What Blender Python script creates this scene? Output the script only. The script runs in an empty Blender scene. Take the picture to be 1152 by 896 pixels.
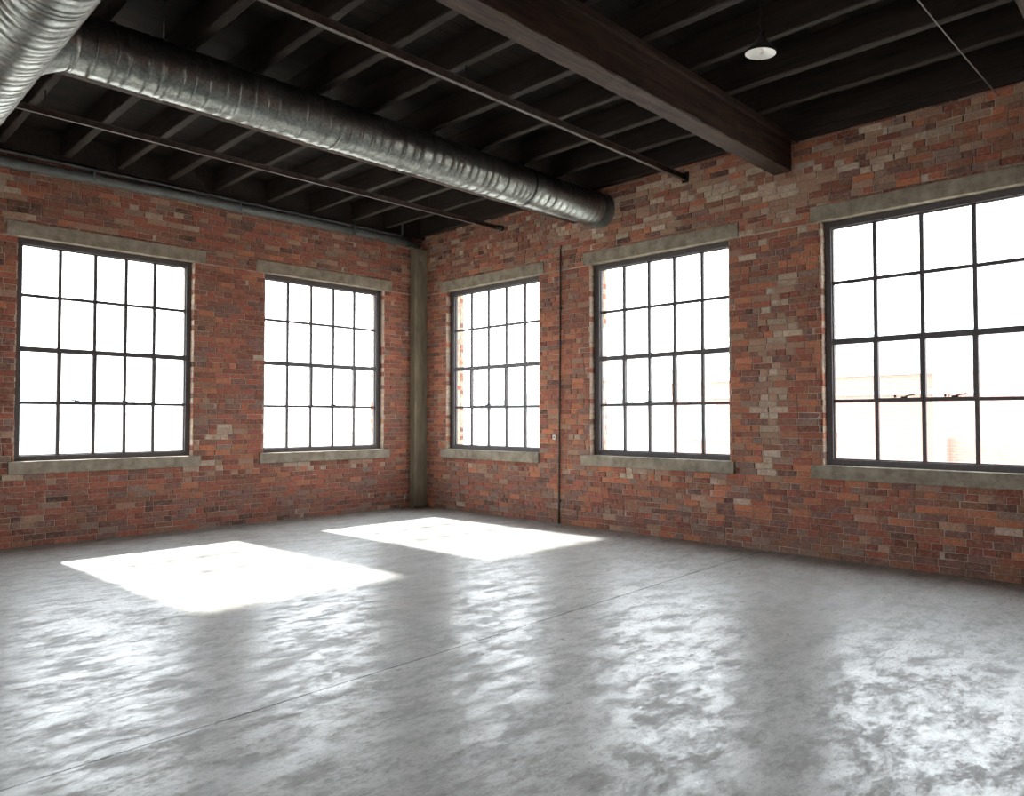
import bpy, bmesh, math, random
from mathutils import Vector, Matrix, noise
random.seed(7)
sc = bpy.context.scene
COL = sc.collection
PI = math.pi

# ------------------------------------------------------------------ materials
def new_mat(name):
    m = bpy.data.materials.new(name); m.use_nodes = True
    nt = m.node_tree; b = nt.nodes['Principled BSDF']
    return m, nt, b
def N(nt, t, **kw):
    n = nt.nodes.new(t)
    for k, v in kw.items():
        if k in n.inputs: n.inputs[k].default_value = v
        else: setattr(n, k, v)
    return n
def L(nt, a, b): nt.links.new(a, b)
def srgb(r, g, b):
    f = lambda c: (c/255/12.92) if c/255 <= .04045 else ((c/255+.055)/1.055)**2.4
    return (f(r), f(g), f(b), 1)
def obj_coord(nt, scale=(1,1,1)):
    tc = N(nt, 'ShaderNodeNewGeometry'); mp = N(nt, 'ShaderNodeMapping')
    mp.inputs['Scale'].default_value = scale
    L(nt, tc.outputs['Position'], mp.inputs['Vector']); return mp.outputs['Vector']
def tnoise(nt, vec, scale, detail=4, rough=.55, dist=0):
    n = N(nt, 'ShaderNodeTexNoise'); n.inputs['Scale'].default_value = scale
    n.inputs['Detail'].default_value = detail; n.inputs['Roughness'].default_value = rough
    n.inputs['Distortion'].default_value = dist
    L(nt, vec, n.inputs['Vector']); return n.outputs['Fac']
def ramp(nt, fac, stops):
    r = N(nt, 'ShaderNodeValToRGB'); e = r.color_ramp.elements
    while len(e) < len(stops): e.new(.5)
    for i, (p, c) in enumerate(stops):
        e[i].position = p; e[i].color = c if len(c) == 4 else (*c, 1)
    L(nt, fac, r.inputs['Fac']); return r.outputs['Color']
def mixc(nt, fac, a, b, mode='MIX'):
    m = N(nt, 'ShaderNodeMix'); m.data_type = 'RGBA'; m.blend_type = mode
    for s, v in (('Factor', fac), ):
        if isinstance(v, (int, float)): m.inputs[0].default_value = v
        else: L(nt, v, m.inputs[0])
    for i, v in ((6, a), (7, b)):
        if isinstance(v, tuple): m.inputs[i].default_value = v
        else: L(nt, v, m.inputs[i])
    return m.outputs[2]
def bump(nt, b, h, strength=.3, dist=.01):
    n = N(nt, 'ShaderNodeBump'); n.inputs['Strength'].default_value = strength
    n.inputs['Distance'].default_value = dist
    L(nt, h, n.inputs['Height']); L(nt, n.outputs['Normal'], b.inputs['Normal'])
def g(v): return (v, v, v, 1)

def mottled(name, dark, light, scale, rough=.8, bstr=.3, bdist=.004, metal=0, detail=6, stretch=(1,1,1), spec=.5, lo=.3, hi=.7):
    m, nt, b = new_mat(name)
    v = obj_coord(nt, stretch)
    f = tnoise(nt, v, scale, detail, .65)
    L(nt, ramp(nt, f, [(lo, dark), (hi, light)]), b.inputs['Base Color'])
    b.inputs['Roughness'].default_value = rough; b.inputs['Metallic'].default_value = metal
    b.inputs['Specular IOR Level'].default_value = spec
    bump(nt, b, tnoise(nt, v, scale*6, 5, .7), bstr, bdist)
    return m

def brick_material():
    m, nt, b = new_mat('weathered_brick')
    at = N(nt, 'ShaderNodeAttribute'); at.attribute_name = 'tint'
    v = obj_coord(nt)
    fine = ramp(nt, tnoise(nt, v, 38, 6, .75), [(.25, g(.5)), (.75, g(1.45))])
    c = mixc(nt, 1.0, at.outputs['Color'], fine, 'MULTIPLY')
    c = mixc(nt, ramp(nt, tnoise(nt, v, 9, 5, .7), [(.42, g(0)), (.62, g(.3))]), c, srgb(166, 108, 84))
    c = mixc(nt, ramp(nt, tnoise(nt, v, 4.3, 6, .7), [(.50, g(0)), (.70, g(.5))]), c, srgb(128, 98, 84))
    # mortar smear and pale bloom over the brick faces
    sm = ramp(nt, tnoise(nt, v, 21, 6, .75), [(.50, g(0)), (.66, g(.7))])
    c = mixc(nt, sm, c, srgb(168, 140, 124))
    dk = ramp(nt, tnoise(nt, v, 34, 4, .7), [(.28, g(.75)), (.40, g(0))])
    c = mixc(nt, dk, c, srgb(62, 44, 40))
    L(nt, c, b.inputs['Base Color'])
    b.inputs['Roughness'].default_value = .92; b.inputs['Specular IOR Level'].default_value = .25
    bump(nt, b, tnoise(nt, v, 90, 6, .75), .7, .006)
    return m
BRICK = brick_material()
MORTAR = mottled('lime_mortar', srgb(146, 124, 112), srgb(206, 188, 174), 5, .95, .8, .004, spec=.2)
CONC = mottled('aged_concrete', srgb(116, 106, 93), srgb(168, 157, 140), 7, .9, .5, .004, spec=.25)
COLUMN = mottled('stained_concrete', srgb(104, 96, 80), srgb(150, 140, 120), 6, .9, .5, .004, stretch=(1,1,.25), spec=.25)
STEEL = mottled('painted_steel', srgb(62, 56, 57), srgb(84, 77, 77), 30, .5, .15, .001)
TIMBER = mottled('old_timber', srgb(34, 24, 20), srgb(80, 60, 50), 5, .75, .8, .006, stretch=(.35,4,4), spec=.3)
JOIST = mottled('dark_joist_timber', srgb(26, 21, 18), srgb(54, 44, 38), 5, .8, .7, .005, stretch=(4,.35,4), spec=.3)
DECK = None
GALV = None
PIPE = mottled('grey_pipe_paint', srgb(74, 77, 76), srgb(106, 108, 106), 8, .5, .2, .001)
RUST = mottled('rusty_steel', srgb(46, 36, 32), srgb(88, 74, 66), 14, .6, .4, .002)
BLACK = mottled('black_iron', srgb(22, 21, 21), srgb(40, 38, 37), 20, .5, .2, .001)
ENAMEL_W = mottled('white_enamel', srgb(235, 233, 228), srgb(245, 244, 240), 10, .35, .05, .001)
ENAMEL_D = mottled('dark_enamel', srgb(48, 47, 44), srgb(64, 62, 58), 10, .4, .05, .001)
PALE_BOX = mottled('pale_plastic', srgb(205, 200, 190), srgb(225, 220, 212), 10, .5, .05, .001)
WIRE = mottled('galvanised_wire', srgb(120, 112, 106), srgb(160, 150, 144), 20, .45, .1, .001)
EXT_BRICK = None

def deck_material():
    m, nt, b = new_mat('dark_roof_boards')
    v = obj_coord(nt, (1,1,1))
    w = N(nt, 'ShaderNodeTexBrick'); w.inputs['Scale'].default_value = 1
    w.inputs['Color1'].default_value = srgb(18, 15, 13); w.inputs['Color2'].default_value = srgb(36, 30, 25)
    w.inputs['Mortar'].default_value = g(.001); w.inputs['Mortar Size'].default_value = .004
    w.inputs['Brick Width'].default_value = 3.1; w.inputs['Row Height'].default_value = .19
    L(nt, v, w.inputs['Vector'])
    f = ramp(nt, tnoise(nt, obj_coord(nt, (.5,5,5)), 3, 6, .7), [(.25, g(.5)), (.8, g(1.6))])
    L(nt, mixc(nt, 1, w.outputs['Color'], f, 'MULTIPLY'), b.inputs['Base Color'])
    b.inputs['Roughness'].default_value = .85; b.inputs['Specular IOR Level'].default_value = .2
    return m
DECK = deck_material()

def galv_material():
    m, nt, b = new_mat('galvanised_sheet')
    v = obj_coord(nt, (1,1,1))
    vo = N(nt, 'ShaderNodeTexVoronoi'); vo.inputs['Scale'].default_value = 38
    L(nt, v, vo.inputs['Vector'])
    c1 = ramp(nt, vo.outputs['Distance'], [(0, srgb(160, 162, 158)), (1, srgb(122, 125, 122))])
    f = ramp(nt, tnoise(nt, v, 5, 5, .6), [(.3, g(.72)), (.7, g(1.05))])
    L(nt, mixc(nt, 1, c1, f, 'MULTIPLY'), b.inputs['Base Color'])
    b.inputs['Metallic'].default_value = .95
    L(nt, ramp(nt, tnoise(nt, v, 9, 4, .6), [(.3, g(.30)), (.75, g(.46))]), b.inputs['Roughness'])
    bump(nt, b, tnoise(nt, v, 14, 3, .6), .15, .006)
    return m
GALV = galv_material()

def floor_material():
    m, nt, b = new_mat('worn_polished_concrete')
    v = obj_coord(nt)
    vd = obj_coord(nt, (.8, 1.5, 1))
    big = tnoise(nt, v, .55, 4, .55)
    mid = tnoise(nt, vd, 2.1, 8, .68, .6)
    fine = tnoise(nt, vd, 14, 8, .75)
    base = ramp(nt, mid, [(.28, srgb(128, 124, 115)), (.5, srgb(154, 151, 143)), (.72, srgb(178, 176, 169))])
    base = mixc(nt, ramp(nt, big, [(.35, g(0)), (.65, g(.35))]), base, srgb(132, 125, 112))
    base = mixc(nt, .3, base, ramp(nt, fine, [(.3, g(.22)), (.7, g(.62))]))
    # whitish worn scuffs
    sc_ = N(nt, 'ShaderNodeMath'); sc_.operation = 'MULTIPLY'
    L(nt, ramp(nt, tnoise(nt, vd, 1.5, 9, .72, .4), [(.49, g(0)), (.60, g(1))]), sc_.inputs[0])
    L(nt, ramp(nt, fine, [(.35, g(.2)), (.6, g(1))]), sc_.inputs[1])
    base = mixc(nt, sc_.outputs[0], base, srgb(176, 176, 174))
    # saw-cut joint running along x
    sep = N(nt, 'ShaderNodeSeparateXYZ'); L(nt, v, sep.inputs[0])
    ma = N(nt, 'ShaderNodeMath'); ma.operation = 'MULTIPLY_ADD'; ma.inputs[1].default_value = -.045; ma.inputs[2].default_value = 6.68
    L(nt, sep.outputs['X'], ma.inputs[0])
    ad = N(nt, 'ShaderNodeMath'); ad.operation = 'ADD'; L(nt, ma.outputs[0], ad.inputs[0]); L(nt, sep.outputs['Y'], ad.inputs[1])
    ab = N(nt, 'ShaderNodeMath'); ab.operation = 'ABSOLUTE'; L(nt, ad.outputs[0], ab.inputs[0])
    jn = ramp(nt, ab.outputs[0], [(.004, g(.8)), (.011, g(0))])
    base = mixc(nt, jn, base, srgb(58, 56, 53))
    # worn patches are smoother or rougher
    gl = N(nt, 'ShaderNodeMath'); gl.operation = 'MULTIPLY_ADD'; gl.inputs[1].default_value = .35
    L(nt, tnoise(nt, vd, 40, 6, .85), gl.inputs[0]); L(nt, tnoise(nt, vd, 3.6, 12, .82, .15), gl.inputs[2])
    fl = ramp(nt, gl.outputs[0], [(.64, g(0)), (.74, g(.28))])
    base = mixc(nt, fl, base, srgb(204, 204, 200))
    dkf = ramp(nt, tnoise(nt, vd, 7, 10, .85), [(.36, g(.4)), (.45, g(0))])
    base = mixc(nt, dkf, base, srgb(104, 101, 94))
    # brownish grit gathered along the foot of the brick walls
    for ax, wdt in (('X', .75), ('Y', .85)):
        ds = N(nt, 'ShaderNodeMath'); ds.operation = 'MULTIPLY_ADD'; ds.inputs[1].default_value = 1/wdt; ds.inputs[2].default_value = .55
        L(nt, sep.outputs[ax], ds.inputs[0])
        dn = N(nt, 'ShaderNodeMath'); dn.operation = 'ADD'; L(nt, ds.outputs[0], dn.inputs[0]); L(nt, tnoise(nt, vd, 2.2, 8, .75), dn.inputs[1])
        base = mixc(nt, ramp(nt, dn.outputs[0], [(.45, g(0)), (.98, g(.62))]), base, srgb(104, 97, 82))
    base = mixc(nt, jn, base, srgb(62, 60, 57))
    L(nt, base, b.inputs['Base Color'])
    L(nt, ramp(nt, gl.outputs[0], [(.62, g(.48)), (.68, g(.36)), (.78, g(.27))]), b.inputs['Roughness'])
    L(nt, ramp(nt, gl.outputs[0], [(.62, g(.14)), (.68, g(.5)), (.74, g(.9))]), b.inputs['Specular IOR Level'])
    mx = N(nt, 'ShaderNodeMath'); mx.operation = 'SUBTRACT'; L(nt, fine, mx.inputs[0]); L(nt, jn, mx.inputs[1])
    bump(nt, b, mx.outputs[0], .3, .004)
    return m
FLOOR = floor_material()

def glass_material():
    m = bpy.data.materials.new('window_glass'); m.use_nodes = True; nt = m.node_tree; nt.nodes.clear()
    o = N(nt, 'ShaderNodeOutputMaterial'); mx = N(nt, 'ShaderNodeMixShader')
    tr = N(nt, 'ShaderNodeBsdfTransparent'); gl = N(nt, 'ShaderNodeBsdfGlossy')
    tr.inputs['Color'].default_value = (.93, .95, .95, 1); gl.inputs['Roughness'].default_value = .05
    mx.inputs[0].default_value = .06
    L(nt, tr.outputs[0], mx.inputs[1]); L(nt, gl.outputs[0], mx.inputs[2]); L(nt, mx.outputs[0], o.inputs['Surface'])
    return m
GLASS = glass_material()

def proc_brick(name, c1, c2, mort, axis):
    m, nt, b = new_mat(name)
    ge = N(nt, 'ShaderNodeNewGeometry'); sp = N(nt, 'ShaderNodeSeparateXYZ'); cb = N(nt, 'ShaderNodeCombineXYZ')
    L(nt, ge.outputs['Position'], sp.inputs[0]); L(nt, sp.outputs[axis], cb.inputs['X']); L(nt, sp.outputs['Z'], cb.inputs['Y'])
    w = N(nt, 'ShaderNodeTexBrick'); w.inputs['Scale'].default_value = 1
    w.inputs['Color1'].default_value = c1; w.inputs['Color2'].default_value = c2; w.inputs['Mortar'].default_value = mort
    w.inputs['Mortar Size'].default_value = .008; w.inputs['Brick Width'].default_value = .245; w.inputs['Row Height'].default_value = .0762
    L(nt, cb.outputs[0], w.inputs['Vector']); L(nt, w.outputs['Color'], b.inputs['Base Color'])
    b.inputs['Roughness'].default_value = .9
    return m
PB_X = proc_brick('plain_brick_south', srgb(150, 84, 64), srgb(118, 72, 60), srgb(165, 150, 138), 'X')
PB_Y = proc_brick('plain_brick_west', srgb(150, 84, 64), srgb(118, 72, 60), srgb(165, 150, 138), 'Y')
EXT_BRICK = proc_brick('pale_outdoor_brick', srgb(172, 121, 109), srgb(163, 113, 102), srgb(180, 146, 135), 'Y')
EXT_PALE = mottled('pale_render', srgb(184, 184, 184), srgb(198, 199, 199), 1, .9)
EXT_ROOF = mottled('grey_sheet_roof', srgb(138, 148, 157), srgb(156, 165, 172), 1, .8, stretch=(1,6,1))
EXT_TEAL = mottled('dusty_window_glass', srgb(158, 174, 180), srgb(172, 186, 190), 1, .5)
EXT_GROUND = mottled('outdoor_concrete', srgb(150, 148, 142), srgb(172, 170, 164), .6, .9)

# ------------------------------------------------------------------ mesh helpers
class MB:
    def __init__(s): s.v = []; s.f = []; s.m = []; s.c = []; s.sm = []
    def face(s, pts, mi=0, ref=None, col=None, smooth=False, toward=None):
        pts = [Vector(p) for p in pts]
        n = (pts[1]-pts[0]).cross(pts[2]-pts[0]); c = sum(pts, Vector())/len(pts)
        if ref is not None and n.dot(c-Vector(ref)) < 0: pts.reverse()
        if toward is not None and n.dot(Vector(toward)) < 0: pts.reverse()
        k = len(s.v); s.v += pts; s.f.append(list(range(k, k+len(pts)))); s.m.append(mi); s.c.append(col or (1,1,1,1)); s.sm.append(smooth)
    def box(s, a, b, mi=0):
        x0,y0,z0 = [min(a[i], b[i]) for i in range(3)]; x1,y1,z1 = [max(a[i], b[i]) for i in range(3)]
        P = [(x0,y0,z0),(x1,y0,z0),(x1,y1,z0),(x0,y1,z0),(x0,y0,z1),(x1,y0,z1),(x1,y1,z1),(x0,y1,z1)]
        k = len(s.v); s.v += [Vector(p) for p in P]
        for f in ((0,3,2,1),(4,5,6,7),(0,1,5,4),(1,2,6,5),(2,3,7,6),(3,0,4,7)):
            s.f.append([k+i for i in f]); s.m.append(mi); s.c.append((1,1,1,1)); s.sm.append(False)
    def tube(s, pts, rad, seg=12, mi=0, caps=True, smooth=True):
        pts = [Vector(p) for p in pts]; n = len(pts)
        rad = rad if isinstance(rad, (list, tuple)) else [rad]*n
        k = len(s.v); prev = None
        for i, p in enumerate(pts):
            d = (pts[min(i+1, n-1)]-pts[max(i-1, 0)]).normalized()
            if prev is None:
                up = Vector((0,0,1)) if abs(d.z) < .9 else Vector((1,0,0)); a = d.cross(up).normalized()
            else: a = (prev - d*prev.dot(d)).normalized()
            prev = a; b = d.cross(a)
            for j in range(seg):
                t = 2*PI*j/seg; s.v.append(p+(a*math.cos(t)+b*math.sin(t))*rad[i])
        for i in range(n-1):
            for j in range(seg):
                q = [k+i*seg+j, k+i*seg+(j+1)%seg, k+(i+1)*seg+(j+1)%seg, k+(i+1)*seg+j]
                s.f.append(q); s.m.append(mi); s.c.append((1,1,1,1)); s.sm.append(smooth)
        if caps:
            for i in (0, n-1):
                f = [k+i*seg+j for j in range(seg)]
                s.f.append(f if i else f[::-1]); s.m.append(mi); s.c.append((1,1,1,1)); s.sm.append(False)
    def build(s, name, mats, parent=None, recalc=True, colors=False, bevel=0):
        me = bpy.data.meshes.new(name); me.from_pydata([tuple(v) for v in s.v], [], s.f)
        for m in (mats if isinstance(mats, (list, tuple)) else [mats]): me.materials.append(m)
        me.polygons.foreach_set('material_index', s.m); me.polygons.foreach_set('use_smooth', s.sm)
        if colors:
            at = me.attributes.new('tint', 'FLOAT_COLOR', 'FACE')
            at.data.foreach_set('color', [x for c in s.c for x in c])
        me.update()
        if recalc:
            bm = bmesh.new(); bm.from_mesh(me); bmesh.ops.recalc_face_normals(bm, faces=bm.faces[:]); bm.to_mesh(me); bm.free()
        o = bpy.data.objects.new(name, me); COL.objects.link(o)
        if parent is not None:
            o.parent = parent; o.matrix_parent_inverse = Matrix.Translation(-Vector(parent.location))
        if bevel:
            md = o.modifiers.new('bevel', 'BEVEL'); md.width = bevel; md.segments = 2; md.limit_method = 'ANGLE'
        return o
def tag(o, label=None, cat=None, group=None, kind=None):
    if label: o['label'] = label
    if cat: o['category'] = cat
    if group: o['group'] = group
    if kind: o['kind'] = kind
    return o
def empty(name, loc):
    o = bpy.data.objects.new(name, None); COL.objects.link(o); o.location = loc; o.empty_display_size = .2; return o

# ------------------------------------------------------------------ dimensions
RX, RY, H = -12.0, -13.0, 5.30        # room: x from RX to 0, y from RY to 0, deck at H
TW = .42                               # wall thickness
ZS, Z0, Z1, ZL = .913, 1.07, 3.90, 4.083   # sill bottom, opening bottom, opening top, lintel top
WALLS = {                              # u along the wall, z up, d outward from the inner face
    'L': lambda u, z, d: Vector((-u, d, z)),
    'R': lambda u, z, d: Vector((d, -u, z)),
    'W': lambda u, z, d: Vector((RX-d, -u, z)),
    'S': lambda u, z, d: Vector((-u, RY-d, z))}
INW = {'L': (0,-1,0), 'R': (-1,0,0), 'W': (1,0,0), 'S': (0,1,0)}
WINS = {   # number: wall, opening u0,u1, pane edges, lintel u, sill u, sash panes, label
    1: ('L', 4.208, 6.413, [4.285,4.719,5.097,5.483,5.903,6.337], (4.053,6.524), (4.108,6.473), [(1,2),(3,3)]),
    2: ('L', .853, 3.123, [.959,1.392,1.809,2.23,2.654,3.059], (.698,3.259), (.761,3.195), [(1,2)]),
    3: ('R', .69, 2.965, [.80,1.226,1.658,2.091,2.523,2.90], (.525,3.066), (.603,2.985), [(1,2)]),
    4: ('R', 3.975, 6.244, [4.085,4.513,4.94,5.353,5.779,6.176], (3.873,6.374), (3.847,6.308), [(1,2)]),
    5: ('R', 7.40, 9.98, [7.48,7.953,8.43,8.924,9.41,9.89], (7.287,10.10), (7.278,10.06), [(1,1),(2,2)]),
}
def std(u0): return [u0+.09+.41*i for i in range(6)]
WINS[6] = ('L', 8.5, 10.73, std(8.5), (8.38,10.85), (8.4,10.8), [(1,2)])  # out-of-view window, added to bring in more daylight
for i, u in enumerate((5.2, 9.9)): WINS[7+i] = ('W', u, u+2.23, std(u), (u-.12,u+2.35), (u-.1,u+2.33), [(1,2)])  # unseen end-wall windows, added for daylight from behind
for i, u in enumerate((8.9,)): WINS[9+i] = ('S', u, u+2.23, std(u), (u-.12,u+2.35), (u-.1,u+2.33), [(1,2)])  # unseen side-wall window, likewise added for its daylight
WLABEL = {
    1: 'large steel framed window at the left end of the left-hand brick wall',
    2: 'steel framed window on the left-hand brick wall nearest the concrete corner column',
    3: 'narrow looking steel framed window on the right-hand wall just beside the concrete corner column',
    4: 'middle steel framed window of the right-hand brick wall, under the end of the round duct',
    5: 'largest looking steel framed window at the right edge with a pink brick building outside',
    6: 'added out-of-view steel framed window on the left-hand brick wall beyond the round duct',
    7: 'first added unseen steel framed window of the plain end wall behind the viewer',
    8: 'second added unseen steel framed window of the plain end wall behind the viewer',
    9: 'single added unseen steel framed window of the plain side wall behind the viewer'}

# ------------------------------------------------------------------ wall cores
def wall_core(w, U0, U1, mb, mi=0, inner_mi=None, du=0.0):
    P = WALLS[w]; ops = [(x[1], x[2], ZS, ZL) for x in WINS.values() if x[0] == w]
    us = sorted({U0-du, U1+du, *[o[0] for o in ops], *[o[1] for o in ops]}); zs = sorted({-.15, H+.15, ZS, ZL})
    solid = lambda u, z: us[0] < u < us[-1] and zs[0] < z < zs[-1] and not any(o[0] < u < o[1] and o[2] < z < o[3] for o in ops)
    ind = .006
    for i in range(len(us)-1):
        for j in range(len(zs)-1):
            a, b, c, d = us[i], us[i+1], zs[j], zs[j+1]; um, zm = (a+b)/2, (c+d)/2
            if not solid(um, zm): continue
            inn = Vector(INW[w])
            mb.face([P(a,c,ind), P(b,c,ind), P(b,d,ind), P(a,d,ind)], mi, toward=inn)
            mb.face([P(a,c,TW), P(b,c,TW), P(b,d,TW), P(a,d,TW)], mi, toward=-inn)
            cen = P(um, zm, TW/2)
            if not solid(a-.01, zm): mb.face([P(a,c,ind),P(a,d,ind),P(a,d,TW),P(a,c,TW)], mi, ref=cen)
            if not solid(b+.01, zm): mb.face([P(b,c,ind),P(b,d,ind),P(b,d,TW),P(b,c,TW)], mi, ref=cen)
            if not solid(um, c-.01): mb.face([P(a,c,ind),P(b,c,ind),P(b,c,TW),P(a,c,TW)], mi, ref=cen)
            if not solid(um, d+.01): mb.face([P(a,d,ind),P(b,d,ind),P(b,d,TW),P(a,d,TW)], mi, ref=cen)

# ------------------------------------------------------------------ individual bricks laid over the mortar
PAL = {'red': srgb(156,88,70), 'orange': srgb(186,116,84), 'deep': srgb(122,70,58), 'brown': srgb(136,96,76),
       'purple': srgb(116,88,82), 'tan': srgb(170,140,118), 'pale': srgb(198,182,162), 'grey': srgb(136,118,108), 'soot_shade': srgb(74,56,52)}
PATCH = {'R': [(6.85,2.75,.28,.75,.5),(6.8,1.75,.18,.6,.75),(6.75,1.12,.16,.35,.8),(5.0,.78,.5,.14,.45),(3.62,1.35,.14,.14,.6),(5.9,.72,.3,.12,.35),
                  (6.9,4.1,.7,.4,.45),(7.2,4.55,1.6,.25,.4),(4.6,4.5,1.6,.35,.25),(1.5,.86,.8,.1,.4),(9.2,.35,.5,.12,.3),(6.4,.5,.3,.12,.35)],
         'L': [(4.0,.85,.25,.14,.6),(3.85,1.35,.18,.2,.35),(3.5,.8,.3,.1,.35),(1.2,.82,.5,.1,.4),(2.3,.84,.4,.1,.45),(6.6,4.3,.5,.3,.2),(4.6,4.5,.8,.2,.2)]}
def brick_tint(w, u, z, rnd):
    q = Vector((u*.55+(40 if w == 'R' else 0), z*.75, 3.1)); n1 = noise.noise(q); n2 = noise.noise(q*2.7+Vector((9,9,9)))
    top = max(0, min(1, (z-3.7)/.8)); low = max(0, min(1, (.75-z)/.6))  # top: tan weathering, plus darker bricks painting in the upper wall's light falloff
    if w == 'R': wt = {'red': 2.3, 'orange': 2.6+2.5*n1, 'deep': 1.0, 'brown': 1.8+1.5*top, 'purple': 1.0-1.5*n1, 'tan': .55+2.2*top+1.2*max(0, n2), 'grey': .5+.8*top, 'pale': .06+.35*top, 'soot_shade': .15+.7*top}; wt['orange'] *= 1-.5*top; wt['tan'] += .8*top
    else: wt = {'red': 3.2, 'orange': .7+1.6*n1, 'deep': 2.4, 'brown': 2.0, 'purple': 1.3-1.5*n1, 'tan': .25+.9*top, 'grey': .4+.5*top, 'pale': .03, 'soot_shade': .2+.5*top}; wt['orange'] *= 1-.3*top
    if low > 0:
        wt['purple'] += 2.8*low; wt['grey'] += 1.3*low; wt['orange'] *= 1-.7*low; wt['soot_shade'] += (1.2 if w == 'L' else .4)*low; wt['deep'] += .8*low
    for pu, pz, ru, rz, p in PATCH.get(w, []):
        if ((u-pu)/ru)**2+((z-pz)/rz)**2 < 1 and rnd.random() < p: return tint_jit(PAL['pale'] if rnd.random() < .55 else PAL['tan'], rnd)
    ks = list(wt); k = rnd.choices(ks, [max(.02, wt[x]) for x in ks])[0]
    return tint_jit(PAL[k], rnd)
def tint_jit(c, rnd):
    f = rnd.uniform(.86, 1.16); k = .25*rnd.random(); m = (.26,.115,.082); c = [c[i]*(1-k)+m[i]*k for i in range(3)]; return (c[0]*f*rnd.uniform(.95,1.05), c[1]*f, c[2]*f*rnd.uniform(.95,1.05), 1)

CH = .0762
def one_brick(mb, F, inn, a, b, c, d, col, rnd, rough=1.0, prot=None):
    """F(u,z,depth) -> point; depth positive goes into the wall"""
    if b-a < .025 or d-c < .02: return
    gp = .0042; j = lambda s: rnd.uniform(-s, s)*rough
    a += gp+abs(j(.003)); b -= gp+abs(j(.003)); c += gp+j(.0015); d -= gp+j(.0015)
    o = -rnd.choice((.0, .001, .002, .003, .005))*rough - .0015 if prot is None else prot
    if rnd.random() < .03*rough: o = .004
    tl = j(.0035)
    k = [(a+j(.003), c+j(.003), o+tl), (b+j(.003), c+j(.003), o-tl), (b+j(.003), d+j(.003), o-tl+j(.001)), (a+j(.003), d+j(.003), o+tl)]
    if rnd.random() < .10*rough and prot is None and F(0,0,0).x > -1e-6:
        g0 = rnd.uniform(.006,.013); mb.face([F(b-g0*.3,c,-.0035),F(b+g0,c,-.0035),F(b+g0,d,-.0035),F(b-g0*.3,d,-.0035)], 1, toward=inn, col=(.02,.012,.01,1)); b -= g0*.3
    base = [(a-.001, c-.001), (b+.001, c-.001), (b+.001, d+.001), (a-.001, d+.001)]
    mid = [(k[i][0]*.985+base[i][0]*.015, k[i][1], k[i][2]) for i in range(4)]
    cu, cz = (a+b)/2, (c+d)/2; e = .004
    inner = [F(p[0]+(e if p[0] < cu else -e), p[1]+(e if p[1] < cz else -e), p[2]) for p in mid]
    outer = [F(base[i][0], base[i][1], k[i][2]+.0045) for i in range(4)]
    deep = [F(base[i][0], base[i][1], .010) for i in range(4)]
    mb.face(inner, 1, toward=inn, col=col)
    ref = F(cu, cz, .02)
    for i in range(4):
        n = (i+1) % 4
        mb.face([inner[i], inner[n], outer[n], outer[i]], 1, toward=None, ref=F(cu, cz, .03), col=col)
        mb.face([outer[i], outer[n], deep[n], deep[i]], 1, ref=ref, col=col)

def lay_bricks(mb, w, U0, U1, holes, seed):
    P = WALLS[w]; inn = INW[w]; rnd = random.Random(seed); F = P
    rows = int(H/CH)+1
    for r in range(rows):
        za, zb = r*CH, min((r+1)*CH, H)
        cuts = sorted({za, zb, *[z for h in holes for z in (h[2], h[3]) if za+.004 < z < zb-.004]})
        u = U0 - (.12 if r % 2 else 0) - rnd.uniform(0, .02)
        header_row = (r % 7 == 3)
        ivs = []
        while u < U1:
            nz = noise.noise(Vector((u*.6+(17 if w == 'R' else 0), za*.8, 8)))
            ph = (.30 + .5*nz if w == 'R' else .10+.25*nz)
            if w == 'R' and u > 8.3 and za < .95: ph = .03
            ln = .118 if (header_row or rnd.random() < ph) else .242
            ln += rnd.uniform(-.008, .010)
            ivs.append((u, u+ln)); u += ln
        for a, b in ivs:
            a, b = max(a, U0), min(b, U1)
            if b-a < .02: continue
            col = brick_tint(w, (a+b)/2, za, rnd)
            for c, d in zip(cuts, cuts[1:]):
                segs = [(a, b)]
                for h in holes:
                    if h[2] < (c+d)/2 < h[3]:
                        out = []
                        for p, q in segs:
                            if q <= h[0] or p >= h[1]: out.append((p, q)); continue
                            if p < h[0]: out.append((p, h[0]))
                            if q > h[1]: out.append((h[1], q))
                        segs = out
                rr = 1.25 if (w == 'R' and za > 3.9) else 1.0
                for p, q in segs: one_brick(mb, F, inn, p, q, c, d, col, rnd, rr)

def jamb_bricks(mb, w, u, sgn, seed, z0=Z0, z1=Z1):
    """returns of the opening: sgn +1 when the solid wall lies at larger u"""
    P = WALLS[w]; rnd = random.Random(seed)
    nrm = P(0,0,0)-P(1*sgn,0,0)
    F = lambda s, z, dep: P(u+sgn*(dep-.006)*1.0, z, s)
    for r in range(int(z0/CH), int(z1/CH)+1):
        za, zb = max(r*CH, z0), min((r+1)*CH, z1)
        if zb-za < .02: continue
        cu = [.0, .115, .235, .33, TW] if r % 2 else [.0, .22, .34, TW]
        for a, b in zip(cu, cu[1:]):
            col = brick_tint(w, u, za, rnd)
            if rnd.random() < .75: col = tint_jit(PAL['pale'], rnd)
            one_brick(mb, F, nrm, a, b, za, zb, col, rnd, .6)

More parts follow.
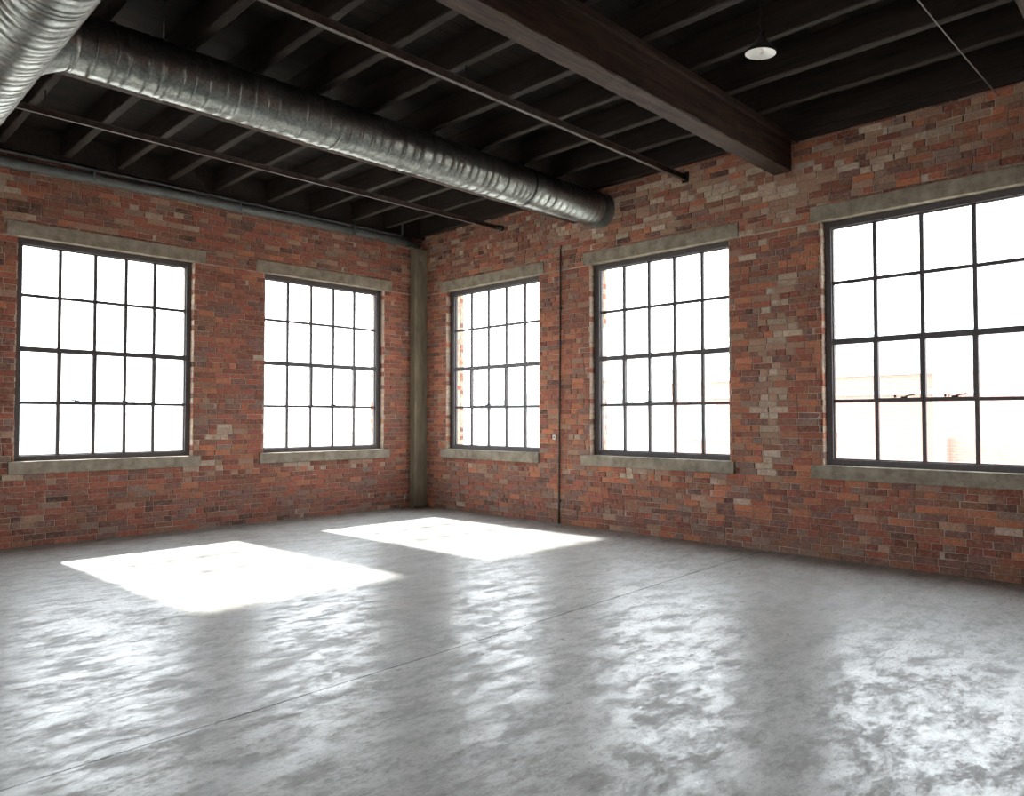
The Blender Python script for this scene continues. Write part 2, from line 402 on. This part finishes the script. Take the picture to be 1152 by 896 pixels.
def brick_wall(name, w, U1, seed, label):
    mb = MB(); wall_core(w, 0, U1, mb, 0, du=TW if w == 'L' else 0)
    holes = []
    for x in WINS.values():
        if x[0] != w: continue
        holes += [(x[1], x[2], ZS, ZL), (x[4][0], x[4][1], Z1, ZL), (x[5][0], x[5][1], ZS, Z0)]
    lay_bricks(mb, w, 0, U1, holes, seed)
    for i, x in enumerate(WINS.values()):
        if x[0] != w: continue
        jamb_bricks(mb, w, x[1], -1, seed+i*2+50); jamb_bricks(mb, w, x[2], 1, seed+i*2+51)
    return tag(mb.build(name, [MORTAR, BRICK], recalc=False, colors=True), label, kind='structure')
brick_wall('wall_left', 'L', -RX, 11, 'weathered red brick wall on the left with two steel framed windows')
brick_wall('wall_right', 'R', -RY, 23, 'weathered red brick wall on the right with three steel framed windows')
for nm, w, U1, m in (('wall_front', 'W', -RY, PB_Y), ('wall_back', 'S', -RX, PB_X)):
    mb = MB(); wall_core(w, 0, U1, mb, 0, du=TW)
    tag(mb.build(nm, m, recalc=False), kind='structure')

# ------------------------------------------------------------------ floor and ceiling
mb = MB(); mb.box((RX, RY, -.15), (0, 0, 0)); tag(mb.build('floor', FLOOR), 'worn grey polished concrete floor with two bright sun patches', kind='structure')
mb = MB(); mb.box((RX-TW, RY-TW, H), (TW, TW, H+.15)); tag(mb.build('ceiling', DECK), 'dark board ceiling above joists and beams', kind='structure')
mb = MB()
def skirt(mb, w, U1):
    P = WALLS[w]; rnd = random.Random(5); n = 60
    for i in range(n):
        a, b = U1*i/n, U1*(i+1)/n; h = .008
        t = [.022+.012*noise.noise(Vector((x*2.3, 1 if w == 'L' else 9, 0))) for x in (a, b)]
        mb.face([P(a,h,0), P(b,h,0), P(b,.001,-t[1]), P(a,.001,-t[0])], 0, toward=(0,0,1))
for w, U1, nm in (('L', -RX, 'trim_1'), ('R', -RY, 'trim_2')):
    mb = MB(); skirt(mb, w, U1); tag(mb.build(nm, CONC, recalc=False), 'thin ragged cement fillet where the brick wall meets the floor', kind='structure')

# ------------------------------------------------------------------ windows
def window(num):
    w, u0, u1, panes, lin, sil, sashes = WINS[num]; P = WALLS[w]
    root = empty('window_%d' % num, P((u0+u1)/2, Z0, .1)); tag(root, WLABEL[num], kind='structure')  # windows 6 to 9 are the added unseen ones, there for daylight
    def bx(mb, ua, ub, za, zb, da, db): mb.box(P(ua,za,da), P(ub,zb,db))
    rows = [1.135, 1.807, 2.492, 3.182, 3.825]
    F = MB(); dA, dB = .10, .17
    bx(F, u0+.002, panes[0], Z0, Z1, dA, dB); bx(F, panes[5], u1-.002, Z0, Z1, dA, dB)
    bx(F, panes[0], panes[5], Z0, rows[0], dA, dB); bx(F, panes[0], panes[5], rows[4], Z1, dA, dB)
    # inner step of the rolled section
    e = .014
    bx(F, panes[0], panes[0]+e, rows[0], rows[4], dA+.03, dB); bx(F, panes[5]-e, panes[5], rows[0], rows[4], dA+.03, dB)
    bx(F, panes[0], panes[5], rows[0], rows[0]+e, dA+.03, dB); bx(F, panes[0], panes[5], rows[4]-e, rows[4], dA+.03, dB)
    F.build('window_frame', STEEL, root, bevel=.003)
    M = MB(); h = .020
    for p in panes[1:5]:
        bx(M, p-h, p+h, rows[0], rows[4], .125, .162)
    for k, r in enumerate(rows[1:4]):
        t = .019 if k != 1 else .032
        bx(M, panes[0], panes[5], r-t, r+t, .1255 if k != 1 else .108, .1625)
    M.build('muntin', STEEL, root)
    for a, b in sashes:
        # pane index counted from the small-u side
        n = 5; A, B = panes[a], panes[b+1] 
        S = MB(); t = .038; zA, zB = rows[1], rows[2]
        lo = any(q[1]+1 == a for q in sashes); hi = any(q[0] == b+1 for q in sashes)
        bx(S, A+.002 if lo else A-t*.6, A+t*.7, zA-.012, zB+.01, .105, .166); bx(S, B-t*.7, B-.002 if hi else B+t*.6, zA-.012, zB+.01, .105, .166)
        bx(S, A+t*.7, B-t*.7, zA-.014, zA+t*.7, .105, .166); bx(S, A+t*.7, B-t*.7, zB-t*.7, zB+.01, .105, .166)
        so = S.build('vent_sash', STEEL, root, bevel=.002)
        Hd = MB(); c = A+(B-A)*(.5 if num != 5 else .62)
        pz = rows[1]+.028
        Hd.box(P(c-.03, pz-.008, .080), P(c+.03, pz+.012, .106))
        Hd.tube([P(c, pz+.004, .092), P(c+.02, pz+.014, .075), P(c+.11, pz+.012+(.02 if num == 5 else 0), .070)], [.008,.007,.009], 8)
        if num == 5: Hd.tube([P(c-.09, pz, .085), P(c-.09, pz+.03, .085)], [.012,.014], 10)
        ho = Hd.build('handle', BLACK, None); ho.parent = so
    G = MB(); bx(G, panes[0], panes[5], rows[0], rows[4], .142, .146); G.build('window_pane', GLASS, root)
    # concrete sill with ears, weathered edges
    rnd = random.Random(num)
    S = MB(); slab(S, P, sil[0], sil[1], ZS, Z0, -.055, 0.002, rnd); 
    bx(S, u0+.001, u1-.001, ZS+.001, Z0, 0.002, .40)
    S.build('window_sill', CONC, root)
    T = MB(); slab(T, P, lin[0], lin[1], Z1, ZL, -.016, 0.002, rnd)
    bx(T, u0+.001, u1-.001, Z1+.001, ZL-.001, 0.002, .40)
    T.build('lintel', CONC, root)
def slab(mb, P, a, b, c, d, f, bk, rnd):
    """a cast block whose edges wander a little"""
    n = 26; k = len(mb.v)
    for i in range(n+1):
        u = a+(b-a)*i/n; j = lambda s: rnd.uniform(-s, s)
        e = .006
        ring = [(c+j(.003), bk), (c+j(.004), f+e), (c+e+j(.003), f+j(.001)), (d-e+j(.002), f+j(.001)), (d+j(.002), f+e), (d, bk)]
        for z, dd in ring: mb.v.append(P(u, z, dd))
    for i in range(n):
        for q in range(6):
            A, B = k+i*6+q, k+i*6+(q+1) % 6
            mb.f.append([A, B, B+6, A+6]); mb.m.append(0); mb.c.append((1,1,1,1)); mb.sm.append(False)
    for i in (0, n):
        mb.f.append([k+i*6+q for q in range(6)]); mb.m.append(0); mb.c.append((1,1,1,1)); mb.sm.append(False)
for n_ in WINS: window(n_)

# ------------------------------------------------------------------ corner column
def column():
    root = empty('concrete_column', (-.143, -.09, 0))
    tag(root, 'square grey-green concrete column standing in the corner between the brick walls', 'column')
    mb = MB(); ns = 30; k0 = len(mb.v); rnd = random.Random(4)
    pr = [(-.286,-.012), (-.286,-.150), (-.276,-.162), (-.012,-.162)]
    prof = [(-.286,-.010),(-.286,-.150),(-.274,-.162),(-.150,-.162),(-.145,-.154),(-.135,-.154),(-.130,-.162),(-.010,-.162),(-.010,-.010)]
    m = len(prof)
    for i in range(ns+1):
        z = 4.72*i/ns
        for x, y in prof:
            s = .003 if i not in (0,) else 0
            mb.v.append(Vector((x+rnd.uniform(-s,s), y+rnd.uniform(-s,s), z)))
    for i in range(ns):
        for q in range(m):
            A, B = i*m+q, i*m+(q+1) % m
            mb.f.append([A, B, B+m, A+m]); mb.m.append(0); mb.c.append((1,1,1,1)); mb.sm.append(False)
    for i in (0, ns): mb.f.append([i*m+q for q in range(m)]); mb.m.append(0); mb.c.append((1,1,1,1)); mb.sm.append(False)
    mb.build('shaft', COLUMN, root)
    c = MB(); c.box((-.20,-.172,4.50), (-.13,-.160,4.60)); c.build('metal_plate', WIRE, root)
column()

# ------------------------------------------------------------------ timber: beams and joists
def timber(name, x0, x1, y0, y1, z0, z1, mat, axis, seed, chip=.004, n=48, label=None, cat=None, group=None):
    rnd = random.Random(seed); mb = MB()
    a, b = (x0, x1) if axis == 'x' else (y0, y1); c, d = (y0, y1) if axis == 'x' else (x0, x1)
    e = .010
    for i in range(n+1):
        t = a+(b-a)*i/n
        j = lambda s=chip: rnd.uniform(-s, s)
        for p, z in ((c, z0+e), (c+e, z0), (d-e, z0), (d, z0+e), (d, z1), (c, z1)):
            p += j() if z < z1 else 0; z = z+(j()*.6 if z < z1 else 0)
            mb.v.append(Vector((t, p, z)) if axis == 'x' else Vector((p, t, z)))
    for i in range(n):
        for q in range(6):
            A, B = i*6+q, i*6+(q+1) % 6
            mb.f.append([A, B, B+6, A+6]); mb.m.append(0); mb.c.append((1,1,1,1)); mb.sm.append(False)
    for i in (0, n): mb.f.append([i*6+q for q in range(6)]); mb.m.append(0); mb.c.append((1,1,1,1)); mb.sm.append(False)
    return mb
BEAMS = [(-7.07, -6.84, 'heavy dark timber ceiling beam running to the right wall above the middle window'),
         (-3.90, -3.67, 'dark timber ceiling beam mostly hidden behind the long round duct'),
         (-9.99, -9.76, 'dark timber ceiling beam whose edge just shows in the top right corner')]
for i, (ya, yb, lab) in enumerate(BEAMS):
    root = empty('ceiling_beam', (0, (ya+yb)/2, 4.57)); tag(root, lab, 'beam', 'timber ceiling beams')
    timber('beam', RX+.002, -.002, ya, yb, 4.57, 4.92, TIMBER, 'x', i+3, .006, 90).build('timber_body', TIMBER, root)
    mb = MB(); mb.box((RX+.002, ya-.035, 4.925), (-.002, yb+.035, 4.995))
    mb.build('bearing_plate', TIMBER, root, bevel=.006)
JX = [-.065, -.86, -1.56, -2.32, -3.10, -3.92, -4.60, -5.26, -5.90, -6.62, -7.35, -8.05, -8.75, -9.45, -10.15, -10.85, -11.55]
ORD = ['first', 'second', 'third', 'fourth', 'fifth', 'sixth', 'seventh', 'eighth', 'ninth', 'tenth', 'eleventh', 'twelfth', 'thirteenth', 'fourteenth', 'fifteenth', 'sixteenth', 'seventeenth']
for i, x in enumerate(JX):
    wd = .10 if i % 2 == 0 else .085
    z0 = 5.0 if i else 4.985
    if i == 0: x0, x1 = -.118, -.002
    else: x0, x1 = x-wd/2, x+wd/2
    mb = timber('j', x0, x1, RY+.002, -.078, z0, H-.001, JOIST, 'y', 70+i, .004, 80)
    o = mb.build('ceiling_joist', JOIST)
    tag(o, ('dark timber joist lying along the top of the right-hand wall' if i == 0 else
        'dark timber ceiling joist, the %s one out from the right-hand wall, laid across the beams' % ORD[i]), 'joist', 'timber ceiling joists')
mb = timber('j', RX+.002, -.002, -.075, -.002, 4.93, 4.995, JOIST, 'x', 98, .004, 60); mb.box((RX+.002,-.05,4.99), (-.002,-.003,H-.001))
tag(mb.build('wall_ledger', JOIST), 'dark timber ledger along the top of the left wall above the thick grey pipe', 'ledger')
# ledger under the joists in the near bay
mb = timber('j', -.075, -.002, -9.74, -7.13, 4.90, 4.983, JOIST, 'y', 99, .004, 30)
tag(mb.build('wall_ledger', JOIST), 'dark timber ledger along the top of the right wall beyond the big beam', 'ledger')

# ------------------------------------------------------------------ ducts
def duct_mesh(p0, p1, r, seg=72, seed=1, pitch=.14, dents=.004):
    p0, p1 = Vector(p0), Vector(p1); ax = (p1-p0); Ln = ax.length; ax.normalize()
    up = Vector((0,0,1)); side = ax.cross(up).normalized()
    rnd = random.Random(seed); st = []; t = 0
    nxt = .05
    prof = []
    while t < Ln:
        prof.append((t, 0)); 
        seam = t+pitch*rnd.uniform(.5, 1.25)
        k = max(2, int((seam-t)/.03))
        for i in range(1, k): prof.append((t+(seam-t)*i/k*.92, rnd.uniform(-.0012,.0006)))
        hgt = rnd.choice((.0025,.003,.006))
        prof += [(seam-.007, 0), (seam-.004, hgt), (seam+.000, hgt), (seam+.003, -.001)]
        t = seam+.005
    prof = [p for p in prof if p[0] < Ln]; prof.append((Ln, 0))
    mb = MB(); n = len(prof)
    for i, (s, dr) in enumerate(prof):
        for j in range(seg):
            a = 2*PI*j/seg; q = Vector((s*1.7+seed*10, math.cos(a)*1.6, math.sin(a)*1.6))
            rr = r+dr+dents*noise.noise(q*2.2)+dents*.35*noise.noise(q*7)
            mb.v.append(p0+ax*s+(side*math.cos(a)+up*math.sin(a))*rr)
    for i in range(n-1):
        for j in range(seg):
            mb.f.append([i*seg+j, i*seg+(j+1)%seg, (i+1)*seg+(j+1)%seg, (i+1)*seg+j]); mb.m.append(0); mb.c.append((1,1,1,1)); mb.sm.append(True)
    for i in (0, n-1): mb.f.append([i*seg+j for j in range(seg)]); mb.m.append(0); mb.c.append((1,1,1,1)); mb.sm.append(False)
    return mb
DY, DZ, DR = -4.20, 4.654, .243
D2X, D2Z, D2R = -7.45, 4.25, .262
r1 = empty('air_duct', (-3.5, DY, DZ)); tag(r1, 'long round galvanised air duct with a branch running below the joists to the right wall', 'duct')
duct_mesh((-6.95, DY, DZ), (-.20, DY, DZ), DR, seed=2, dents=.0025).build('branch_run', GALV, r1)
mb = MB(); mb.tube([(-.215,DY,DZ),(-.21,DY,DZ),(-.19,DY,DZ),(-.18,DY,DZ),(-.012,DY,DZ),(-.008,DY,DZ),(-.001,DY,DZ)], [DR+.004,DR+.010,DR+.010,DR+.003,DR+.003,DR+.012,DR+.012], 64)
mb.build('end_collar', PIPE, r1)
mb = MB(); mb.tube([(-6.90,DY,DZ),(-6.96,DY,DZ),(-7.05,DY,DZ-.03),(-7.22,DY,DZ-.16),(-7.40,DY,DZ-.34)], [DR+.006,DR+.006,DR-.004,DR-.03,DR-.06], 64)
mb.build('branch_boot', GALV, r1)
for x in (-1.644, -4.515, -6.2):
    mb = MB(); mb.tube([(x-.015,DY,DZ),(x+.015,DY,DZ)], DR+.009, 64, caps=False); mb.tube([(x, DY, DZ+DR), (x, DY, H)], .008, 8)
    mb.build('hanger_strap', BLACK if x > -3 else GALV, r1)
duct_mesh((D2X, RY+.002, D2Z), (D2X, -.012, D2Z), D2R, seed=5, pitch=.10, dents=.002).build('main_run', GALV, r1)
for y in (-1.2, -5.35, -8.4, -11.4):
    mb = MB(); mb.tube([(D2X, y-.015, D2Z), (D2X, y+.015, D2Z)], D2R+.010, 64, caps=False); mb.tube([(D2X, y, D2Z+D2R), (D2X, y, H)], .008, 8)
    mb.build('hanger_strap', GALV, r1)

# ------------------------------------------------------------------ hung steel rails
def rail(y, z, wd, ht, label, knob=False, xe=-.002):
    root = empty('steel_rail', (-3, y, z)); tag(root, label, 'rail')
    mb = MB(); t = .006
    mb.box((RX+.002, y-wd/2, z), (xe, y+wd/2, z+t)); mb.box((RX+.002, y-t/2, z+t), (xe, y+t/2, z+ht)); mb.box((RX+.002, y-wd*.35, z+ht), (xe, y+wd*.35, z+ht+t))
    mb.build('rail_body', RUST, root)
    for x in JX[1:]:
        if int(abs(x)*10) % 3: continue
        h = MB(); h.tube([(x, y, z+ht+.004), (x, y, 5.0)], .006, 8); h.build('hanger_rod', BLACK, root)
    mb = MB()
    if knob:
        mb.tube([(xe-.14, y, z+.04), (xe-.05, y, z+.04), (xe-.045, y, z+.04), (xe-.001, y, z+.04)], [.028,.028,.048,.048], 16)
        mb.build('end_fitting', BLACK, root)
    else:
        mb.box((xe-.012, y-.05, z-.03), (xe, y+.05, z+ht+.04)); mb.build('wall_plate', BLACK, root, bevel=.003)
rail(-5.62, 4.785, .045, .075, 'slim rusty steel rail hung between the big timber beam and the long duct')
rail(-2.13, 4.74, .036, .065, 'slim rusty steel rail with a round end fitting, between the duct and left wall', True)

# ------------------------------------------------------------------ pipes on the left wall
root = empty('heating_pipe', (-3, -.1, 4.8)); tag(root, 'thick grey pipe running along the top of the left-hand wall to the corner', 'pipe')
mb = MB(); mb.tube([(RX+.002,-.095,4.70), (-6.6,-.095,4.765), (-4.5,-.095,4.80), (-.42,-.095,4.815)], .068, 20); mb.build('pipe_run', PIPE, root)
mb = MB(); mb.tube([(-.44,-.095,4.815),(-.36,-.095,4.815)], .078, 20); mb.tube([(-.37,-.095,4.815),(-.27,-.095,4.80),(-.22,-.095,4.755)], [.045,.045,.035], 14)
mb.tube([(-.22,-.095,4.76),(-.20,-.16,4.77)], .03, 12); mb.build('elbow_fitting', BLACK, root)
for x in (-1.6, -3.6, -5.6, -7.6, -9.6):
    mb = MB(); z = 4.815 if x > -4.5 else 4.80
    mb.box((x-.015,-.172,z-.075), (x+.015,-.165,z+.075)); mb.box((x-.015,-.17,z+.07), (x+.015,-.009,z+.082)); mb.build('pipe_bracket', PIPE, root)
root = empty('conduit_pipe', (-3, -.10, 4.9)); tag(root, 'thin dark conduit just above the thick grey pipe, turning up near the corner', 'pipe')
pts = [(RX+.002,-.10,4.895), (-4.5,-.10,4.90), (-.62,-.10,4.905), (-.57,-.10,4.91), (-.545,-.10,4.94), (-.54,-.10,5.0), (-.54,-.10,H-.001)]
mb = MB(); mb.tube(pts, .019, 10); mb.build('conduit_run', PIPE, root)

# vertical conduit on the right wall
root = empty('vertical_conduit', (-.02, -3.40, 0)); tag(root, 'thin dark vertical conduit on the right-hand wall between the two nearer-corner windows', 'pipe')
mb = MB(); mb.tube([(-.020,-3.385,.001), (-.020,-3.39,.9), (-.020,-3.412,2.6), (-.020,-3.425,4.22), (-.012,-3.43,4.26), (.0,-3.43,4.27)], .013, 10); mb.build('conduit_run', RUST, root)
for z in (.35, 1.9, 3.3):
    mb = MB(); mb.box((-.036,-3.42-.0,z-.012), (-.001,-3.375,z+.012)) if z < 2 else mb.box((-.036,-3.44,z-.012), (-.001,-3.395,z+.012)); mb.build('clip', RUST, root)
root = empty('switch_box', (-.03,-3.30,1.32)); tag(root, 'small pale electrical box on the brick just left of the vertical conduit', 'electrical box')
mb = MB(); mb.box((-.034,-3.332,1.285), (-.006,-3.268,1.36)); mb.build('box_body', PALE_BOX, root, bevel=.004)
mb = MB(); mb.box((-.039,-3.308,1.31), (-.0345,-3.292,1.335)); mb.build('switch', BLACK, root)

# ------------------------------------------------------------------ pendant lamp
def lamp():
    cx, cy, zr = -3.10, -8.20, 4.50
    root = empty('pendant_lamp', (cx, cy, zr)); tag(root, 'small bell shaped pendant lamp with a white inside hanging from a dark cord', 'lamp')
    def lathe(prof, name, mat, par, tilt=.10, seg=40, cap=False):
        mb = MB(); k = len(prof)
        for r, z in prof:
            for j in range(seg):
                a = 2*PI*j/seg; x, y = r*math.cos(a), r*math.sin(a)
                mb.v.append(Vector((cx+x+z*tilt*.5, cy+y-z*tilt, zr+z+y*tilt)))
        for i in range(k-1):
            for j in range(seg):
                mb.f.append([i*seg+j, i*seg+(j+1)%seg, (i+1)*seg+(j+1)%seg, (i+1)*seg+j]); mb.m.append(0); mb.c.append((1,1,1,1)); mb.sm.append(True)
        if cap:
            for i in (0, k-1): mb.f.append([i*seg+j for j in range(seg)]); mb.m.append(0); mb.c.append((1,1,1,1)); mb.sm.append(True)
        o = mb.build(name, mat, root)
        if par is not None:
            o.parent = par; o.matrix_parent_inverse = Matrix.Identity(4)
        return o
    shade = lathe([(.118,-.006),(.119,0),(.112,.018),(.085,.045),(.055,.075),(.042,.10),(.036,.115),(.030,.12)], 'lamp_shade', ENAMEL_D, None)
    lathe([(.1175,-.005),(.108,.004),(.085,.014),(.052,.022),(.036,.026),(.001,.027)], 'shade_lining', ENAMEL_W, shade)
    lathe([(.001,-.014),(.014,-.012),(.024,-.004),(.027,.006),(.022,.016),(.014,.024),(.013,.03),(.001,.03)], 'bulb', ENAMEL_W, None)
    lathe([(.001,.17),(.018,.17),(.022,.16),(.024,.125),(.034,.118),(.001,.117)], 'lamp_cap', BLACK, None)
    mb = MB(); mb.tube([(cx+.008, cy-.017, zr+.168), (cx-.006, cy+.01, zr+.24), (cx+.012, cy-.004, zr+.33), (cx-.004, cy+.003, zr+.42), (cx, cy, 4.998)], .006, 8)
    mb.build('cord', BLACK, root)
    mb = MB(); mb.tube([(cx,cy,4.985),(cx,cy,4.999)], .035, 16); mb.build('ceiling_rose', BLACK, root)
lamp()
# slack tie wire at the upper right
mb = MB(); a, b = Vector((-.001,-9.19,4.815)), Vector((-2.32,-9.05,5.0))
mb.tube([a.lerp(b, i/20)+Vector((0,0,-.012*math.sin(PI*i/20))) for i in range(21)], .006, 8)
tag(mb.build('tie_wire', WIRE), 'thin pale wire slanting from the ceiling down to the top of the right-hand wall', 'wire')

# ------------------------------------------------------------------ outside
mb = MB(); mb.box((-70,-70,-.35), (80,80,-.152)); tag(mb.build('ground', EXT_GROUND), 'pale paved yard outside the windows', kind='structure')
def outside_building():
    root = empty('brick_building', (14, -10, -.15)); tag(root, 'low pink brick building with a pale parapet seen through the rightmost windows', 'building')
    mb = MB(); mb.box((14,-42,-.15), (22,3.6,2.86)); mb.build('brick_wall', EXT_BRICK, root)
    mb = MB(); mb.box((13.9,-42.1,2.86), (22.1,3.7,3.32)); mb.build('parapet', EXT_PALE, root)
    mb = MB(); x0, x1 = 13.85, 22.2
    mb.face([(x0,-42.1,3.32),(x0,3.7,3.32),(18,3.7,4.5),(18,-42.1,4.5)]); mb.face([(x1,-42.1,3.32),(x1,3.7,3.32),(18,3.7,4.5),(18,-42.1,4.5)])
    mb.face([(x0,-42.1,3.32),(x1,-42.1,3.32),(18,-42.1,4.5)]); mb.face([(x0,3.7,3.32),(x1,3.7,3.32),(18,3.7,4.5)]); mb.face([(x0,-42.1,3.32),(x0,3.7,3.32),(x1,3.7,3.32),(x1,-42.1,3.32)])
    mb.build('pitched_roof', EXT_ROOF, root)
    for y in (-5.0, -13.5, -22.0):
        mb = MB(); mb.box((13.72,y-.16,-.15), (13.999,y+.16,2.859)); mb.build('pilaster', EXT_BRICK, root, bevel=.01)
    mb = MB(); mb.box((13.93,-42,2.30), (13.999,3.6,2.40)); mb.build('string_course', EXT_PALE, root)
    for y in (2.3,):
        mb = MB(); mb.box((13.96,y-.5,.9), (13.999,y+.5,2.1)); mb.build('window', EXT_TEAL, root)
outside_building()
def house(x0, x1, y0, y1, h, label, wins):
    root = empty('house', ((x0+x1)/2, (y0+y1)/2, -.15)); tag(root, label, 'building')
    mb = MB(); mb.box((x0,y0,-.15), (x1,y1,h)); mb.build('wall', EXT_PALE, root)
    mb = MB(); ym = (y0+y1)/2; a, b = x0-.3, x1+.3; c, d = y0-.3, y1+.3; t = h+1.1
    mb.face([(a,c,h),(b,c,h),(b,ym,t),(a,ym,t)]); mb.face([(a,d,h),(b,d,h),(b,ym,t),(a,ym,t)]); mb.face([(a,c,h),(a,d,h),(a,ym,t)]); mb.face([(b,c,h),(b,d,h),(b,ym,t)]); mb.face([(a,c,h),(b,c,h),(b,d,h),(a,d,h)])
    mb.build('roof', EXT_ROOF, root)
    for (xa, xb, ya, yb, za, zb) in wins:
        mb = MB(); mb.box((xa,ya,za), (xb,yb,zb)); mb.build('window', EXT_TEAL, root)
house(20, 30, 8.5, 20, 2.2, 'pale low house far outside beyond the corner windows', [(19.96,19.999,11+2*i,11.7+2*i,.7,1.7) for i in range(4)])
house(-2, 4.5, 30, 38, 1.9, 'pale low house far outside the left-hand windows', [(-1+1.9*i,-.1+1.9*i,29.96,29.999,.6,1.5) for i in range(3)])

# ------------------------------------------------------------------ light
w = bpy.data.worlds.new('World'); sc.world = w; w.use_nodes = True; nt = w.node_tree
bg = nt.nodes['Background']
tc = N(nt, 'ShaderNodeTexCoord'); sp = N(nt, 'ShaderNodeSeparateXYZ'); L(nt, tc.outputs['Generated'], sp.inputs[0])
L(nt, ramp(nt, sp.outputs['Z'], [(0, (.98,.985,1,1)), (.6, (.88,.93,1,1))]), bg.inputs['Color'])
bg.inputs['Strength'].default_value = 9.0
sd = bpy.data.lights.new('sun', 'SUN'); sd.energy = 30; sd.angle = math.radians(2.4); sd.color = (1,.97,.92)
so = bpy.data.objects.new('sun', sd); COL.objects.link(so); so.location = (2, 20, 20)
so.rotation_euler = Vector((.06, -1, -1/1.30)).to_track_quat('-Z', 'Y').to_euler()

# ------------------------------------------------------------------ camera
cd = bpy.data.cameras.new('camera'); cd.sensor_fit = 'HORIZONTAL'; cd.sensor_width = 36; cd.lens = 36*832.8/1152
cd.clip_start = .05; cd.clip_end = 400
co = bpy.data.objects.new('camera', cd); COL.objects.link(co); sc.camera = co
co.location = (-8.594, -10.872, 1.6)
yaw, pitch = math.radians(44.735), math.radians(1.636)
co.rotation_euler = Vector((math.cos(yaw)*math.cos(pitch), math.sin(yaw)*math.cos(pitch), math.sin(pitch))).to_track_quat('-Z', 'Y').to_euler()

sc.view_settings.view_transform = 'Standard'; sc.view_settings.look = 'None'
sc.view_settings.gamma = 1; sc.view_settings.use_curve_mapping = False
sc.view_settings.exposure = 0.28
cy = sc.cycles
cy.use_denoising = True; cy.max_bounces = 10; cy.diffuse_bounces = 6; cy.glossy_bounces = 4; cy.transparent_max_bounces = 12
cy.sample_clamp_indirect = 12
